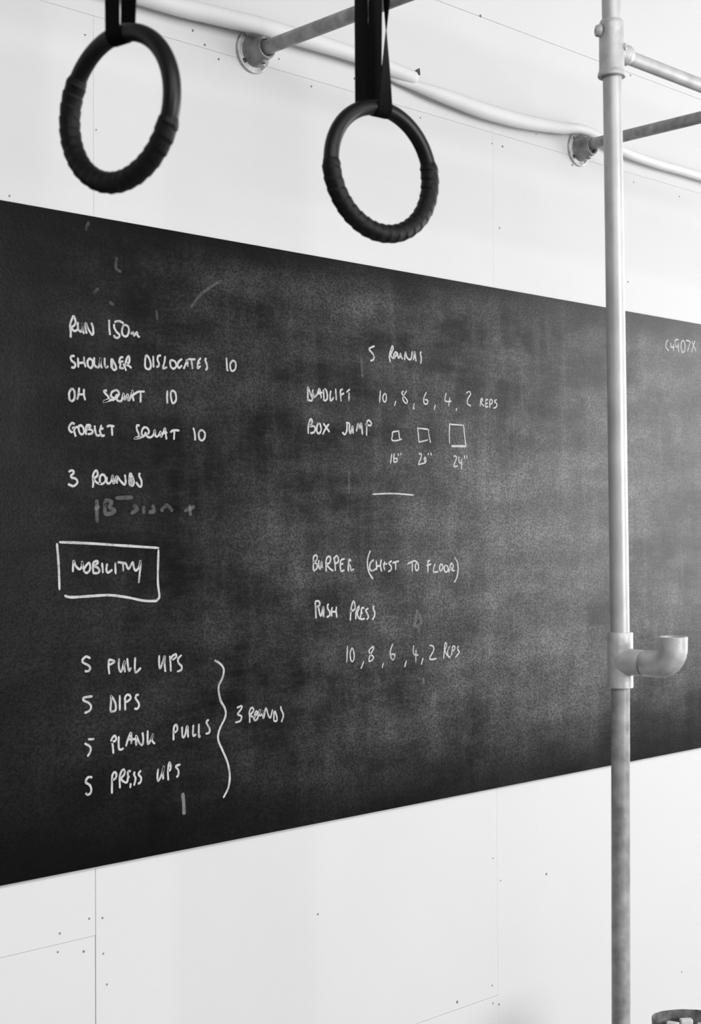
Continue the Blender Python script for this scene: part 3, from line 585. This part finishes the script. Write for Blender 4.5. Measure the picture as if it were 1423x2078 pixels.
gym_ring((1.1412, 1.6392, 2.1395), math.radians(50), math.radians(16), -1, 107, 304,
         'left black gym ring turned edgeways, on a black webbing strap',
         loop_legs(0.028, (1.1479, 1.669, 2.70), (1.1647, 1.631, 2.70), (8, 1.0), (40, 1.0)))
gym_ring((1.6545, 1.6355, 2.1400), math.radians(42), math.radians(20), 1, 75, 272,
         'right black gym ring hanging on three strap lengths in front of the wall',
         loop_legs(0.028, (1.6712, 1.631, 2.70), (1.6795, 1.669, 2.70), (75, 0.40), (0, 1.0),
                   ((1.6486, 1.6754, 2.246), (1.6508, 1.678, 2.70), (1, 0.0, 0), 0.030)))

# ---------------------------------------------------------------- oval tub of chalk by the wall, lower right
TX, TY, TH = 3.141, 1.996, 0.437
tub = empty('chalk_tub', (TX, TY, FL), 'mottled grey oval tub standing on the floor in the bottom right corner', 'tub')
tub.rotation_euler.z = math.radians(32.4 - 90)          # long side square to the viewer
bpy.context.view_layer.update()
def oval(bm, levels, seg=64, wob=0.0):
    rings = []
    for z, a, b in levels:
        rings.append([bm.verts.new((a * math.cos(2 * math.pi * i / seg), b * math.sin(2 * math.pi * i / seg),
                                    z + wob * mnoise.noise(Vector((i * 0.8, z * 3, 1))))) for i in range(seg)])
    for A, B in zip(rings, rings[1:]):
        for i in range(seg): bm.faces.new((A[i], A[(i + 1) % seg], B[(i + 1) % seg], B[i]))
    bm.faces.new(rings[0]); bm.faces.new(rings[-1][::-1])
bm = bmesh.new()
oval(bm, [(0.0, 0.096, 0.062), (0.004, 0.100, 0.065), (0.10, 0.106, 0.070), (0.40, 0.1165, 0.0765), (TH - 0.002, 0.1182, 0.0785), (TH, 0.1175, 0.0778),
          (TH - 0.001, 0.1150, 0.0755), (0.40, 0.1135, 0.0740), (0.02, 0.098, 0.062)], wob=0.0012)
body_ = obj('body', bm, M_TUB, tub, auto=40)
random.seed(9)
for i, (x, y, a, s, dz, lab) in enumerate([(-0.033, 0.045, 20, 0.62, 0.014, 'tallest white chalk block in the grey tub, against its back'), (-0.066, 0.030, -12, 0.6, 0.020, 'white chalk block at the left end of the grey tub'),
                                 (0.012, 0.046, -8, 0.7, 0.024, 'white chalk block at the middle of the tub back'), (0.055, 0.035, 5, 0.7, 0.020, 'white chalk block at the right end of the grey tub'),
                                 (-0.02, -0.012, 70, 0.8, 0.03, 'white chalk block lying front left in the grey tub'), (0.035, -0.02, 12, 0.8, 0.03, 'white chalk block lying front right in the grey tub')]):
    c = obj('chalk_block', box((-0.026 * s, -0.016 * s, 0.021), (0.026 * s, 0.016 * s, TH - dz), 0.004), M_CHALKB)
    c.location = tub.matrix_world @ Vector((x, y, 0)); c.rotation_euler = (0, 0, tub.rotation_euler.z + math.radians(a))
    tag(c, lab, 'chalk', 'chalk blocks in the tub')


# everything was built with the floor at FL; lift it all so that the floor is at z = 0
for o in list(scene.objects):
    if o.parent is None and o.type in {'MESH', 'EMPTY'}: o.location.z -= FL
bpy.context.view_layer.update()
